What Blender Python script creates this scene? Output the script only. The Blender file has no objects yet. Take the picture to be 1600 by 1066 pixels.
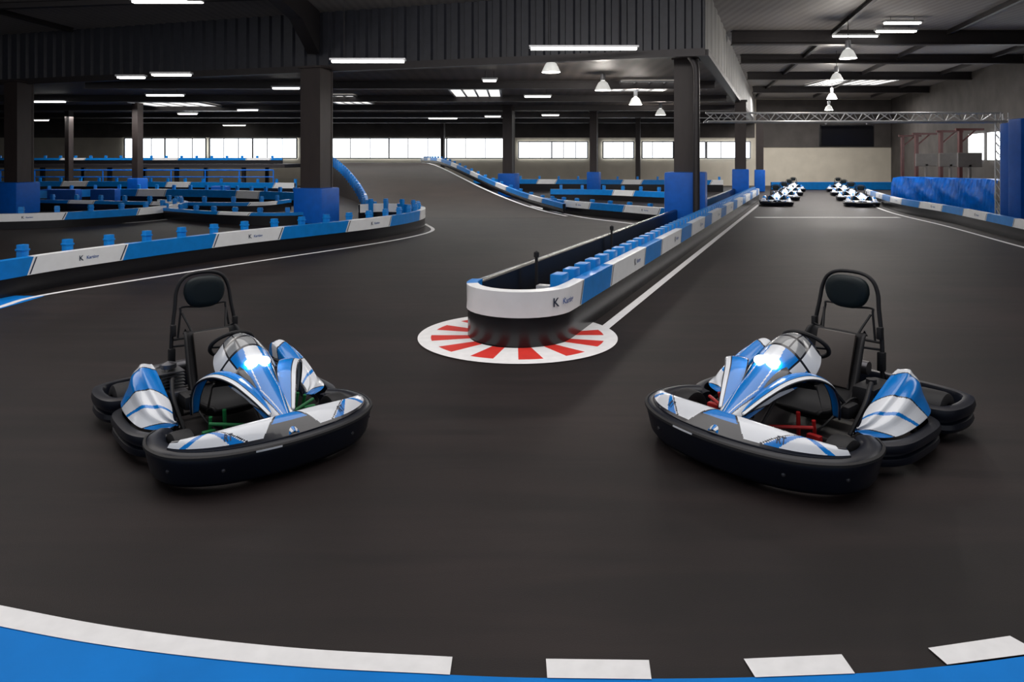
import bpy, bmesh, math, random
from mathutils import Vector, Matrix
random.seed(4)
F=1100.0; HC=1.9
C=bpy.context.scene.collection
def G(px,py,z=0.0):
    d=(HC-z)*F/(py-250.0)
    return Vector(((px-800)*d/F,d,z))
def D(px,d,z=0.0): return Vector(((px-800)*d/F,d,z))
# ---------------- materials
MATS={}
def mat(name,col,rough=0.5,metal=0.0,em=0.0,var=0.08,scale=6.0,bump=0.0,coat=0.0,stretch=None,spec=.5):
    if name in MATS: return MATS[name]
    m=bpy.data.materials.new(name); m.use_nodes=True
    nt=m.node_tree; b=nt.nodes['Principled BSDF']
    tc=nt.nodes.new('ShaderNodeTexCoord'); n=nt.nodes.new('ShaderNodeTexNoise')
    n.inputs['Scale'].default_value=scale; n.inputs['Detail'].default_value=4
    if stretch:
        mp=nt.nodes.new('ShaderNodeMapping'); mp.inputs['Scale'].default_value=stretch
        nt.links.new(tc.outputs['Object'],mp.inputs['Vector']); nt.links.new(mp.outputs[0],n.inputs['Vector'])
    else: nt.links.new(tc.outputs['Object'],n.inputs['Vector'])
    r=nt.nodes.new('ShaderNodeValToRGB')
    r.color_ramp.elements[0].position=0.3; r.color_ramp.elements[1].position=0.7
    r.color_ramp.elements[0].color=[c*(1-var) for c in col]+[1]
    r.color_ramp.elements[1].color=[min(1,c*(1+var)) for c in col]+[1]
    nt.links.new(n.outputs['Fac'],r.inputs['Fac']); nt.links.new(r.outputs['Color'],b.inputs['Base Color'])
    b.inputs['Roughness'].default_value=rough; b.inputs['Metallic'].default_value=metal
    b.inputs['Coat Weight'].default_value=coat; b.inputs['Specular IOR Level'].default_value=spec
    if em>0:
        nt.links.new(r.outputs['Color'],b.inputs['Emission Color']); b.inputs['Emission Strength'].default_value=em
    if bump>0:
        n2=nt.nodes.new('ShaderNodeTexNoise'); n2.inputs['Scale'].default_value=180
        nt.links.new(tc.outputs['Object'],n2.inputs['Vector'])
        bp=nt.nodes.new('ShaderNodeBump'); bp.inputs['Strength'].default_value=bump; bp.inputs['Distance'].default_value=0.004
        nt.links.new(n2.outputs['Fac'],bp.inputs['Height']); nt.links.new(bp.outputs['Normal'],b.inputs['Normal'])
    MATS[name]=m; return m
M_floor=mat('asphalt',(0.0135,0.0092,0.0092),0.58,var=0.42,scale=0.55,bump=0.3,spec=.25)
nt=M_floor.node_tree; b_=nt.nodes['Principled BSDF']; lk=b_.inputs['Base Color'].links[0]; src=lk.from_socket
tc=nt.nodes.new('ShaderNodeTexCoord'); mp=nt.nodes.new('ShaderNodeMapping'); mp.inputs['Rotation'].default_value=(0,0,.5); mp.inputs['Scale'].default_value=(.25,2.2,1)
nz=nt.nodes.new('ShaderNodeTexNoise'); nz.inputs['Scale'].default_value=1.6; nz.inputs['Detail'].default_value=6; nz.inputs['Distortion'].default_value=1.2
rr_=nt.nodes.new('ShaderNodeValToRGB'); rr_.color_ramp.elements[0].position=.38; rr_.color_ramp.elements[1].position=.62
rr_.color_ramp.elements[0].color=(.68,.68,.70,1); rr_.color_ramp.elements[1].color=(1.2,1.17,1.15,1)
mx=nt.nodes.new('ShaderNodeMix'); mx.data_type='RGBA'; mx.blend_type='MULTIPLY'; mx.inputs[0].default_value=1
nt.links.new(tc.outputs['Object'],mp.inputs[0]); nt.links.new(mp.outputs[0],nz.inputs['Vector']); nt.links.new(nz.outputs['Fac'],rr_.inputs[0])
nt.links.new(src,mx.inputs[6]); nt.links.new(rr_.outputs[0],mx.inputs[7]); nt.links.new(mx.outputs[2],b_.inputs['Base Color'])
M_blue=mat('blue_plastic',(0.002,0.20,0.62),0.4,coat=.1,spec=.3)
M_bluepaint=mat('blue_floor_paint',(0.0,0.20,0.66),0.65,scale=3,spec=.15)
M_pad=mat('blue_pad_vinyl',(0.0,0.125,0.62),0.45,spec=.35)
M_padd=mat('dark_blue_pad_vinyl',(0.0,0.07,0.36),0.5,spec=.3)
M_white=mat('white_plastic',(0.82,0.84,0.86),0.35,var=.03)
M_wpaint=mat('white_line_paint',(0.86,0.86,0.87),0.6,var=.05,scale=12)
M_red=mat('red_paint',(0.68,0.03,0.02),0.6)
M_black=mat('black_glossy_plastic',(0.008,0.008,0.010),0.25)
M_rub=mat('black_rubber',(0.010,0.010,0.012),0.6,bump=.2,spec=.35)
M_kb=mat('kart_bumper_plastic',(0.004,0.006,0.013),0.36,spec=.35)
M_kblue=mat('kart_blue',(0.0,0.19,0.62),0.22,coat=.4,var=.05)
M_kwhite=mat('kart_white',(0.72,0.75,0.80),0.22,coat=.5,var=.03)
M_screen=mat('kart_screen',(0.26,0.27,0.28),0.12,coat=.6,var=.25,scale=10)
M_navy=mat('kart_navy',(0.006,0.008,0.016),0.25,coat=.4)
M_head=mat('headrest_vinyl',(0.004,0.010,0.013),0.5,spec=.3)
M_steel=mat('dark_steel',(0.035,0.031,0.033),0.45,metal=.3)
M_col=mat('column_steel',(0.032,0.023,0.022),0.5,var=.15,stretch=(1,1,.2))
M_alu=mat('aluminium',(0.50,0.51,0.53),0.35,metal=.5)
M_seat=mat('seat_shell',(0.065,0.054,0.050),0.5)
M_eng=mat('engine_metal',(0.10,0.10,0.11),0.35,metal=.8)
M_green=mat('green_lacquer',(0.01,0.18,0.05),0.4)
M_redk=mat('red_lacquer',(0.4,0.012,0.012),0.4)
M_lamp=mat('lamp_emitter',(1,0.98,0.95),0.4,em=14,var=.01)
M_hl=mat('headlight_emitter',(1.0,0.98,0.96),0.2,em=16,var=.01)
M_hlb=mat('grid_headlight_emitter',(1.0,0.99,0.97),0.2,em=45,var=.01)
M_tube=mat('fluorescent_emitter',(1,0.98,0.93),0.4,em=5,var=.01)
M_sky=mat('skylight_panel',(1,0.95,0.86),0.4,em=1.3,var=.15,scale=1.5)
M_win=mat('window_daylight',(0.88,0.94,1.0),0.2,em=3.2,var=.12,scale=.8)
M_beige=mat('beige_wall',(0.52,0.48,0.40),0.8,scale=1)
M_grayp=mat('light_cladding',(0.40,0.40,0.39),0.6,scale=1.2,var=.12)
M_fasc=mat('dark_cladding',(0.030,0.032,0.042),0.45,var=.12)
M_dark=mat('dark_wall',(0.065,0.058,0.054),0.8,scale=1,var=.25)
M_tarp=mat('blue_tarpaulin',(0.0,0.16,0.72),0.3,scale=3,var=.25)
M_shade=mat('lamp_shade_acrylic',(0.75,0.75,0.72),0.3,em=0.6)
M_txt=mat('dark_lettering',(0.02,0.03,0.06),0.5)
M_txtb=mat('blue_lettering',(0.05,0.12,0.35),0.5)
M_redf=mat('red_steel',(0.07,0.018,0.017),0.5)
M_board=mat('grey_board',(0.12,0.11,0.105),0.6)
def deck(name,col,sc,var=.35,rot=0):
    m=bpy.data.materials.new(name); m.use_nodes=True; nt=m.node_tree; b=nt.nodes['Principled BSDF']
    tc=nt.nodes.new('ShaderNodeTexCoord'); mp=nt.nodes.new('ShaderNodeMapping'); mp.inputs['Rotation'].default_value=(0,0,rot)
    w=nt.nodes.new('ShaderNodeTexWave'); w.inputs['Scale'].default_value=sc; w.inputs['Distortion'].default_value=0.0
    n=nt.nodes.new('ShaderNodeTexNoise'); n.inputs['Scale'].default_value=.5
    mx=nt.nodes.new('ShaderNodeMath'); mx.operation='MULTIPLY_ADD'; mx.inputs[1].default_value=.5
    r=nt.nodes.new('ShaderNodeValToRGB')
    r.color_ramp.elements[0].color=[c*(1-var) for c in col]+[1]; r.color_ramp.elements[1].color=[c*(1+var) for c in col]+[1]
    nt.links.new(tc.outputs['Object'],mp.inputs[0]); nt.links.new(mp.outputs[0],w.inputs['Vector']); nt.links.new(tc.outputs['Object'],n.inputs['Vector'])
    nt.links.new(w.outputs['Fac'],mx.inputs[0]); nt.links.new(n.outputs['Fac'],mx.inputs[2]); nt.links.new(mx.outputs[0],r.inputs['Fac'])
    nt.links.new(r.outputs[0],b.inputs['Base Color']); b.inputs['Roughness'].default_value=.6
    return m
M_roof=deck('roof_deck',(0.30,0.28,0.265),1.2,.25)
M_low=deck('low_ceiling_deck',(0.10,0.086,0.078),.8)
# ---------------- geometry helpers
def obj(name,geo,mats,parent=None,origin=None,smooth=True,mi=None,label=None,cat=None,group=None,kind=None,angle=40):
    v,f=geo; o=Vector(origin) if origin is not None else Vector((0,0,0))
    me=bpy.data.meshes.new(name); me.from_pydata([tuple(Vector(p)-o) for p in v],[],f)
    if not isinstance(mats,(list,tuple)): mats=[mats]
    for m in mats: me.materials.append(m)
    if mi:
        for i,k in enumerate(mi): me.polygons[i].material_index=k
    me.update()
    bm=bmesh.new(); bm.from_mesh(me); bmesh.ops.recalc_face_normals(bm,faces=bm.faces); 
    if smooth:
        for fc in bm.faces: fc.smooth=True
        for e in bm.edges:
            if len(e.link_faces)==2 and e.calc_face_angle(0)>math.radians(angle): e.smooth=False
    bm.to_mesh(me); bm.free()
    ob=bpy.data.objects.new(name,me); C.objects.link(ob)
    if parent: ob.parent=parent
    elif origin is not None: ob.location=o
    tag(ob,label,cat,group,kind); return ob
def tag(ob,label=None,cat=None,group=None,kind=None):
    if label: ob['label']=label
    if cat: ob['category']=cat
    if group: ob['group']=group
    if kind: ob['kind']=kind
def empty(name,loc,label,cat,group=None):
    e=bpy.data.objects.new(name,None); e.empty_display_size=.2; e.location=loc; C.objects.link(e); tag(e,label,cat,group); return e
def merge(*gs):
    V=[];Fc=[]
    for v,f in gs:
        n=len(V); V+= [tuple(p) for p in v]; Fc+=[tuple(i+n for i in q) for q in f]
    return V,Fc
def xf(g,M): return [M@Vector(p) for p in g[0]],g[1]
def boxg(c,s,bev=0.0,rot=0.0,seg=2):
    bm=bmesh.new(); bmesh.ops.create_cube(bm,size=1)
    for v in bm.verts: v.co=Vector((v.co.x*s[0],v.co.y*s[1],v.co.z*s[2]))
    if bev>0: bmesh.ops.bevel(bm,geom=list(bm.edges),offset=bev,segments=seg,affect='EDGES',profile=.6)
    M=Matrix.Translation(c)@Matrix.Rotation(rot,4,'Z')
    V=[M@v.co for v in bm.verts]; bm.verts.index_update(); Fc=[tuple(v.index for v in f.verts) for f in bm.faces]; bm.free()
    return V,Fc
def tube(pts,r,seg=8,closed=False,caps=True):
    pts=[Vector(p) for p in pts]; n=len(pts); V=[];Fc=[]
    rs=r if isinstance(r,(list,tuple)) else [r]*n
    up=None
    for i,p in enumerate(pts):
        a=pts[(i-1)%n] if (closed or i>0) else p; b=pts[(i+1)%n] if (closed or i<n-1) else p
        t=(b-a).normalized()
        if up is None:
            up=Vector((0,0,1)) if abs(t.z)<.9 else Vector((1,0,0))
        up=(up-t*up.dot(t)).normalized(); s=t.cross(up)
        for k in range(seg):
            an=2*math.pi*k/seg; V.append(p+(up*math.cos(an)+s*math.sin(an))*rs[i])
    m=n if closed else n-1
    for i in range(m):
        j=(i+1)%n
        for k in range(seg):
            l=(k+1)%seg; Fc.append((i*seg+k,i*seg+l,j*seg+l,j*seg+k))
    if caps and not closed:
        Fc.append(tuple(range(seg))); Fc.append(tuple((n-1)*seg+k for k in range(seg)))
    return V,Fc
def cr(pts,n=8,closed=False):
    P=[Vector(p) for p in pts]; out=[]; N=len(P)
    if N<3 and not closed: 
        return [P[0].lerp(P[1],i/n) for i in range(n+1)]
    for i in range(N if closed else N-1):
        p0=P[(i-1)%N] if (closed or i>0) else P[0]*2-P[1]; p1=P[i]; p2=P[(i+1)%N]
        p3=P[(i+2)%N] if (closed or i<N-2) else P[-1]*2-P[-2]
        for k in range(n):
            t=k/n
            out.append(.5*((2*p1)+(p2-p0)*t+(2*p0-5*p1+4*p2-p3)*t*t+(3*p1-p0-3*p2+p3)*t**3))
    if not closed: out.append(P[-1].copy())
    return out
class Path:
    def __init__(s,pts):
        s.p=[Vector(q) for q in pts]; s.l=[0]
        for a,b in zip(s.p,s.p[1:]): s.l.append(s.l[-1]+(b-a).length)
        s.L=s.l[-1]
    def raw(s,d):
        d=max(0,min(s.L-1e-6,d))
        lo=0;hi=len(s.l)-1
        while hi-lo>1:
            m=(lo+hi)//2
            if s.l[m]<=d: lo=m
            else: hi=m
        return s.p[lo].lerp(s.p[hi],(d-s.l[lo])/max(1e-9,s.l[hi]-s.l[lo]))
    def at(s,d):
        p=s.raw(d); t=s.raw(d+.06)-s.raw(d-.06); t.z=0
        t=t.normalized() if t.length>0 else Vector((1,0,0))
        return p,t,Vector((t.y,-t.x,0))
def sweep(path,prof,step=.1,s0=0,s1=None,scale=None,closedprof=True,caps=True):
    if s1 is None: s1=path.L
    n=max(2,int((s1-s0)/step)+1); V=[];Fc=[];k=len(prof)
    for i in range(n):
        u=i/(n-1); s=s0+(s1-s0)*u; p,t,nn=path.at(s); sc=scale(u) if scale else 1
        for o,z in prof: V.append(p+nn*o*sc+Vector((0,0,z)))
    for i in range(n-1):
        for j in range(k if closedprof else k-1):
            l=(j+1)%k; Fc.append((i*k+j,i*k+l,(i+1)*k+l,(i+1)*k+j))
    if caps and closedprof: Fc.append(tuple(range(k))); Fc.append(tuple((n-1)*k+j for j in range(k)))
    return V,Fc
def lathe(prof,seg=24,c=(0,0,0)):
    V=[];Fc=[];k=len(prof)
    for i in range(seg):
        a=2*math.pi*i/seg
        for r,z in prof: V.append((c[0]+r*math.cos(a),c[1]+r*math.sin(a),c[2]+z))
    for i in range(seg):
        j=(i+1)%seg
        for q in range(k-1): Fc.append((i*k+q,j*k+q,j*k+q+1,i*k+q+1))
    return V,Fc
def loft(rings,closed=False,cap=False):
    k=len(rings[0]);V=[p for r in rings for p in r];Fc=[]
    for i in range(len(rings)-1):
        for j in range(k if closed else k-1):
            l=(j+1)%k; Fc.append((i*k+j,i*k+l,(i+1)*k+l,(i+1)*k+j))
    if cap: Fc.append(tuple(range(k))); Fc.append(tuple((len(rings)-1)*k+j for j in range(k)))
    return V,Fc
def solid(ob,t,off=-1):
    m=ob.modifiers.new('solidify','SOLIDIFY'); m.thickness=t; m.offset=off; return ob
def textgeo(s,size):
    cu=bpy.data.curves.new('t','FONT'); cu.body=s; cu.size=size; cu.align_x='CENTER'; cu.align_y='CENTER'; cu.extrude=0; cu.offset=size*.02; cu.resolution_u=3
    o=bpy.data.objects.new('t',cu); C.objects.link(o); bpy.context.view_layer.update()
    me=bpy.data.meshes.new_from_object(o.evaluated_get(bpy.context.evaluated_depsgraph_get()))
    g=([v.co.copy() for v in me.vertices],[tuple(p.vertices) for p in me.polygons])
    bpy.data.objects.remove(o); bpy.data.meshes.remove(me); return g
TK=textgeo('K',.125); TN=textgeo('Karting',.078)

# ---------------- room shell
def poly(name,pts,m,kind='structure',**k): return obj(name,([tuple(p) for p in pts],[tuple(range(len(pts)))]),m,smooth=False,kind=kind,**k)
poly('floor',[(-40,-4,0),(28,-4,0),(28,52,0),(-40,52,0)],M_floor)
ZR=6.4; ZL=4.7
FA=Vector((-40,32,0)); FB=Vector((5.0,18.2,0)); FC=Vector((17.9,52,0))
o=poly('ceiling',[(-40,-1,ZR),(28,-1,ZR),(28,52,ZR),(-40,52,ZR)],M_roof)
poly('ceiling_2',[(FA.x,FA.y,ZL),(FB.x,FB.y,ZL),(FC.x,FC.y,ZL),(-40,52,ZL)],M_low)
poly('wall_far',[(-40,52,0),(28,52,0),(28,52,ZR),(-40,52,ZR)],M_beige)
poly('wall_left',[(-40,-1,0),(-40,52,0),(-40,52,ZR),(-40,-1,ZR)],M_dark)
poly('wall_right',[(28,52,0),(13,-1,0),(13,-1,ZR),(28,52,ZR)],M_dark)
obj('trim_1',boxg((-11,51.95,4.95),(57.8,.08,2.8)),M_dark,smooth=False,kind='structure')
obj('trim_2',boxg((23,51.95,4.6),(9.9,.08,3.5)),M_dark,smooth=False,kind='structure')
def corrug(a,b,z0,z1,pitch=.42,dep=.09):
    d=(b-a); L=d.length; t=d.normalized(); n=Vector((t.y,-t.x,0)); V=[];Fc=[]
    s=0;pts=[]
    while s<L:
        for ds,o in ((0,0),(.10,0),(.14,dep),(.34,dep),(.38,0)):
            pts.append((min(s+ds*pitch/.42,L),o))
        s+=pitch
    for s,o in pts:
        p=a+t*s+n*o; V.append((p.x,p.y,z0)); V.append((p.x,p.y,z1))
    for i in range(len(pts)-1): Fc.append((2*i,2*i+2,2*i+3,2*i+1))
    return V,Fc
obj('wall_fascia',corrug(FA,FB,ZL-.02,ZR),M_fasc,smooth=False,kind='structure')
obj('wall_side_fascia',corrug(FB,FC,ZL-.02,ZR,pitch=1.2,dep=.03),M_grayp,smooth=False,kind='structure')
pf=Path([FA,FB]); obj('trim_3',sweep(pf,[(.14,4.58),(.14,4.78),(-.1,4.78),(-.1,4.58)],step=5),M_steel,smooth=False,kind='structure')
ps=Path([FB,FC]); obj('trim_4',sweep(ps,[(.08,4.6),(.08,4.76),(-.2,4.76),(-.2,4.6)],step=5),M_steel,smooth=False,kind='structure')
M_fr=mat('window_frame_grey',(0.22,0.23,0.25),.5)
for i,(x0,x1) in enumerate([(195,258),(258,322),(328,395),(395,464),(518,608),(608,698),(698,788),(810,862),(862,918),(942,990),(1003,1052),(1052,1102),(1104,1172)]):
    a=D(x0,51.85);b=D(x1,51.85); zt=3.5 if x0<800 else 3.25; w=b.x-a.x; z0=2.02
    e=obj(f'window_{i+1}',boxg(((a.x+b.x)/2,51.88,(z0+zt)/2),(w,.06,zt-z0)),M_win,smooth=False,kind='structure')
    zc=(z0+zt)/2
    g=merge(boxg((a.x,51.83,zc),(.09,.1,zt-z0)),boxg((b.x,51.83,zc),(.09,.1,zt-z0)),boxg(((a.x+b.x)/2,51.83,z0),(w,.1,.08)),boxg(((a.x+b.x)/2,51.83,zt),(w,.1,.08)),*[boxg((a.x+w*q,51.83,zc),(.05,.06,zt-z0)) for q in (.33,.67)])
    obj('window_frame',g,M_fr,parent=e,smooth=False)
wr0=Vector((28,52,0)); wr1=Vector((13,-1,0)); wt=(wr1-wr0).normalized(); wn=Vector((-wt.y,wt.x,0)); 
if wn.x>0: wn=-wn
for i,(s,w) in enumerate([(16.5,2.0),(19.2,2.2),(22.2,2.2)]):
    p=wr0+wt*s+wn*.08; q=p+wt*w
    g=[tuple(p+Vector((0,0,1.9))),tuple(q+Vector((0,0,1.9))),tuple(q+Vector((0,0,3.2))),tuple(p+Vector((0,0,3.2)))]
    o=poly(f'window_{20+i}',g,M_win); solid(o,.04)

# ceiling beams
def beam(name,a,b,w,h,m=M_steel,label='dark steel ceiling beam carrying the roof deck'):
    p=Path([Vector(a),Vector(b)]); 
    g=sweep(p,[(w/2,0),(w/2,.04),(.03,.04),(.03,h-.04),(w/2,h-.04),(w/2,h),(-w/2,h),(-w/2,h-.04),(-.03,h-.04),(-.03,.04),(-w/2,.04),(-w/2,0)],step=100)
    return obj(name,g,m,smooth=False,origin=a,label=label,cat='beam',group='roof beams')
for d,h in ((17,.45),(24.5,.5),(30,.4),(36,.4),(43,.4)):
    fx=5.0+(d-18.2)*.3817+.25 if d>18.2 else 5.3
    beam('roof_beam',(fx,d,ZR-h),(14+d*.28-.5,d,ZR-h),.3,h)
for x in (9,13,17):
    beam('roof_purlin',(x,15.5,ZR-.16),(x+8,49,ZR-.16),.12,.16,label='thin steel purlin under the roof deck')
beam('roof_beam',(-30,16,ZR-.3),(-28,28,ZR-.3),.3,.3)
beam('roof_purlin',(-16,12,ZR-.15),(-15,24,ZR-.15),.12,.15,label='thin steel purlin under the roof deck')
beam('roof_beam',(-22,21.2,ZR-.2),(-6.4,18.8,ZR-.2),.2,.2)
for y in (25,30.5,36,42,48):
    x0=-38; x1=5.0+(y-18.2)*.38-.4
    if y<31.5: x0=5-(y-18.2)/.307+2
    beam('ceiling_beam',(x0,y,ZL-.28),(x1,y,ZL-.28),.2,.28,label='dark steel beam under the lower ceiling')
hp=[((-6.0,21.3),5.1),((-5.9,19.2),5.75),((-5.6,12),6.05)]
g=loft([[(x-.18,y,z),(x+.18,y,z),(x+.18,y,ZR),(x-.18,y,ZR)] for (x,y),z in hp],closed=True,cap=True)
obj('rafter_haunch',g,M_steel,smooth=False,label='dark tapered steel rafter meeting the fascia above a column',cat='beam')

# ---------------- columns
def column(x,d,w,ztop,padw,padh,label,ph0=0):
    X=(x-800)*d/F; t=.05*w/.7+.02; h=w/2
    prof=[(-h,-h),(h,-h),(h,-h+t),(t/2,-h+t),(t/2,h-t),(h,h-t),(h,h),(-h,h),(-h,h-t),(-t/2,h-t),(-t/2,-h+t),(-h,-h+t)]
    a=math.radians(18)
    def rr(p,z): return (X+p[0]*math.cos(a)+p[1]*math.sin(a),d-p[0]*math.sin(a)+p[1]*math.cos(a),z)
    g=loft([[rr(p,0) for p in prof],[rr(p,ztop) for p in prof]],closed=True,cap=True)
    g=merge(g,boxg((X,d,ztop-.04),(w*1.2,w*1.2,.06),rot=-a),boxg((X,d,.02),(w*1.25,w*1.25,.04),rot=-a))
    g=merge(g,boxg((X,d,ztop/2),(w*.96,w*.86,ztop-.1),rot=-a))
    c=obj('support_column',g,M_col,smooth=False,origin=(X,d,0),label=label,cat='column',group='steel support columns')
    if padw:
        p=boxg((0,0,padh/2+.02),(padw,padw,padh),.06)
        m=Matrix.Rotation(-a,4,'Z'); p=xf(p,m)
        pd=obj('column_pad',p,M_pad,parent=c,label='blue vinyl impact pad')
    return c
column(1072,19.4,.60,ZL,1.08,1.55,'thick dark steel column with tall blue pad inside the barrier island')
column(495,21.2,.68,ZL,.98,1.05,'thick dark steel column with blue pad beside the hairpin barrier')
column(30,24.9,.62,ZL,.90,1.1,'dark steel column with blue pad behind a far barrier')
column(795,36,.5,ZL,.9,1.2,'dark steel column with blue pad beyond the ramp')
column(928,40,.4,ZL,.7,1.2,'slim dark steel column with blue pad')
column(997,47,.3,ZL,0,0,'slim dark steel column near the windows')
column(215,34,.34,ZL,.65,1.0,'slim dark steel column with blue pad')
column(108,40,.3,ZL,0,0,'slim dark steel column near the windows')
column(692,49.5,.25,ZL,0,0,'slim dark steel column near the windows')
column(1157,33,.5,ZL,.75,1.45,'dark steel column with blue pad beside the straight')
column(1187,42,.42,ZL,.6,1.3,'dark steel column with blue pad beside the straight')
dp=[D(1062,18.9,4.85),D(1074,18.7,4.75),D(1086,18.6,4.4),D(1088,18.6,3.9),D(1088,18.6,.0)]
obj('drain_pipe',tube(cr(dp[:4],5)+[dp[4]],.09,10),M_steel,label='grey curved drain pipe running down beside the column',cat='pipe')

# ---------------- painted marks
def ribbon(name,pts,w,m,label,z=.004,smooth=True):
    P=Path(cr(pts,10)) if smooth else Path(pts)
    g=sweep(P,[(w/2,z),(-w/2,z)],step=.12,closedprof=False)
    ob=obj(name,g,m,smooth=False,origin=(P.p[0].x,P.p[0].y,0),label=label,cat='floor marking'); return ob
def flat(name,pts,m,label,z):
    pts=[Vector((p.x,p.y,z)) for p in pts]
    return obj(name,(pts,[tuple(range(len(pts)))]),m,smooth=False,origin=(pts[0].x,pts[0].y,0),label=label,cat='floor marking')
top=cr([G(-500,830),G(-250,895),G(0,948),G(200,985),G(450,1014),G(707,1029)],8)
bot=cr([G(-500,855),G(-250,925),G(0,981),G(200,1016),G(450,1043),G(703,1057)],8)
flat('floor_line',top+bot[::-1],M_wpaint,'broad solid white line edging the blue painted zone',.006)
for i,q in enumerate([[(853,1032),(1014,1034),(1018,1064),(855,1062)],[(1162,1032),(1315,1025),(1336,1055),(1180,1061)],[(1450,1015),(1578,996),(1625,1022),(1480,1041)],[(1690,975),(1800,955),(1860,978),(1740,1002)]]):
    o=flat('floor_dash',[G(*p) for p in q],M_wpaint,'white painted dash of the broken edge line',.006); o['group']='white edge dashes'
be=cr([G(-500,852),G(-250,922),G(0,979),G(200,1015),G(450,1042),G(703,1056),G(850,1061),G(1020,1062),G(1170,1060),G(1335,1054),G(1450,1045),G(1600,1027),G(1900,978)],6)
flat('floor_paint_zone',be+[Vector((4,.4,0)),Vector((-4.5,.4,0))],M_bluepaint,'blue painted floor run-off inside the white line',.003)
ribbon('floor_line',[G(-250,545),G(-80,502),G(0,480),G(60,463),G(200,440),G(400,409),G(560,385),G(640,371),G(676,360),G(664,350)],.10,M_wpaint,'curving white line in front of the hairpin barrier')
flat('floor_paint_zone',[G(-250,548),G(-80,505),G(0,483),G(70,463),G(0,462),G(-200,500)],M_bluepaint,'blue painted strip between white line and barrier',.003)
ribbon('floor_line',[G(1335,308),G(1385,330),G(1480,354),G(1600,387),G(1750,425)],.1,M_wpaint,'white edge line curving along the outer barrier')
ribbon('floor_line',[G(1180,340),G(1405,340)],.3,M_wpaint,'white line painted across the straight',smooth=False)
ribbon('floor_line',[G(830,322),G(900,338),G(990,350)],.12,M_wpaint,'white edge line at the foot of the ramp')
ribbon('floor_line',[G(110,352),G(220,347),G(310,337)],.12,M_wpaint,'white line in front of a far barrier')
cc=Vector((.06,7.60,0)); N=24; V=[];Fc=[];mi=[]
rs=[.52,.93,1.07]
SUB=5
for i in range(N*SUB):
    a=2*math.pi*i/(N*SUB)
    for r in rs: V.append((cc.x+r*math.cos(a),cc.y+r*math.sin(a),.008))
for i in range(N*SUB):
    j=(i+1)%(N*SUB)
    for k in range(2): Fc.append((i*3+k,j*3+k,j*3+k+1,i*3+k+1)); mi.append(0 if k==1 or (i//SUB)%2 else 1)
obj('painted_curb',(V,Fc),[M_wpaint,M_red],smooth=False,mi=mi,origin=cc,label='round red and white striped curb painted around barrier nose',cat='curb')

# ---------------- barriers
def barrier(pts,H,label,phase=0,posts=.7,text=True,n=8,wl=1.6,bl=1.8,first='w',panfrac=.5,posth=.2,postw=.13,group='track barriers',th=.1,name='track_barrier',postd=.1,pstart=None,tpos=.66,cap=True):
    P=Path(cr(pts,n)); org=P.p[0].copy()
    top=H*.985; b=.015
    base=sweep(P,[(0,0),(0,top-b),(-b,top),(-th+b,top),(-th,top-b),(-th,0)],step=.15)
    root=obj(name,base,M_black,origin=org,label=label,cat='barrier',group=group)
    zl=H*(1-panfrac); s=-phase; col=first; sl=.12*H/.57; k=0
    while s<P.L:
        ln=wl if col=='w' else bl
        a=max(0,s); e=min(P.L,s+ln)
        if e-a>.15:
            nst=max(3,int((e-a)/.1)); V=[];Fc=[]
            sa=sl if a>0 else 0; sb=sl if e<P.L-.01 else 0
            for i in range(nst+1):
                u=i/nst
                for o_,z,q in ((.014,zl,0),(.014,H,1),(-th-.01,H+.004,1),(-th-.01,zl,0)):
                    ss=a+(e-a)*u+(sa*(1-u)+sb*u)*(q)*1.0
                    p,t,nn=P.at(ss); p=p+nn*o_; V.append((p.x-org.x,p.y-org.y,p.z+z-org.z))
            for i in range(nst):
                for j in range(3): Fc.append((i*4+j,i*4+j+1,(i+1)*4+j+1,(i+1)*4+j))
            m=M_white if col=='w' else M_blue
            pan=obj('banner_panel',(V,Fc),m,parent=root,label=('white' if col=='w' else 'blue')+' banner panel wrapped over the barrier')
            if a>0:
                V=[]
                for q in (0,1):
                    for ds in (.03,.055):
                        p,t,nn=P.at(a+(ds if col=='w' else -ds)+sl*q); p=p+nn*.018; V.append((p.x-org.x,p.y-org.y,p.z+(H-.01 if q else zl+.01)-org.z))
                obj('pinstripe',(V,[(0,1,3,2)]),M_txt,parent=pan,smooth=False)
            if text and col=='w' and e-a>1.0:
                sc=H/.57; mid=a+(e-a)*tpos ; zc=zl+(H-zl)*.5
                for tg,dx,mm,nm in ((TK,-.20,M_txt,'logo_letter'),(TN,.015,M_txtb,'logo_lettering')):
                    V=[]
                    for v in tg[0]:
                        p,t,nn=P.at(mid+(dx+v.x)*sc); p=p+nn*.02; V.append((p.x-org.x,p.y-org.y,p.z+zc+v.y*sc-org.z))
                    obj(nm,(V,tg[1]),mm,parent=pan,smooth=False)
        s+=ln; col='b' if col=='w' else 'w'
    if posts:
        pw=postw
        pg=boxg((0,0,(H+posth)/2),(pw,postd,H+posth),.01)
        if cap: pg=merge(pg,boxg((0,0,H+posth*.55),(pw*1.12,postd*1.3,.03),.008))
        s=posts*.5 if pstart is None else pstart; first_o=None
        while s<P.L:
            p,t,nn=P.at(s); q=p-nn*(th+.025+postd/2)-org
            if first_o is None:
                first_o=obj('barrier_post',pg,M_blue,parent=root,label='blue plastic barrier post'); ob=first_o
            else:
                ob=first_o.copy(); ob.parent=root; C.objects.link(ob)
            ob.location=q; ob.rotation_euler=(0,0,math.atan2(t.y,t.x)); s+=posts
    return root
tn=Vector((.395,.919,0)).normalized(); rt=Vector((tn.y,-tn.x,0))
nc=Vector((.09,7.66,0)); R0=.57
Lp=nc-rt*R0; Rp=nc+rt*R0
arc=[]
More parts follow.
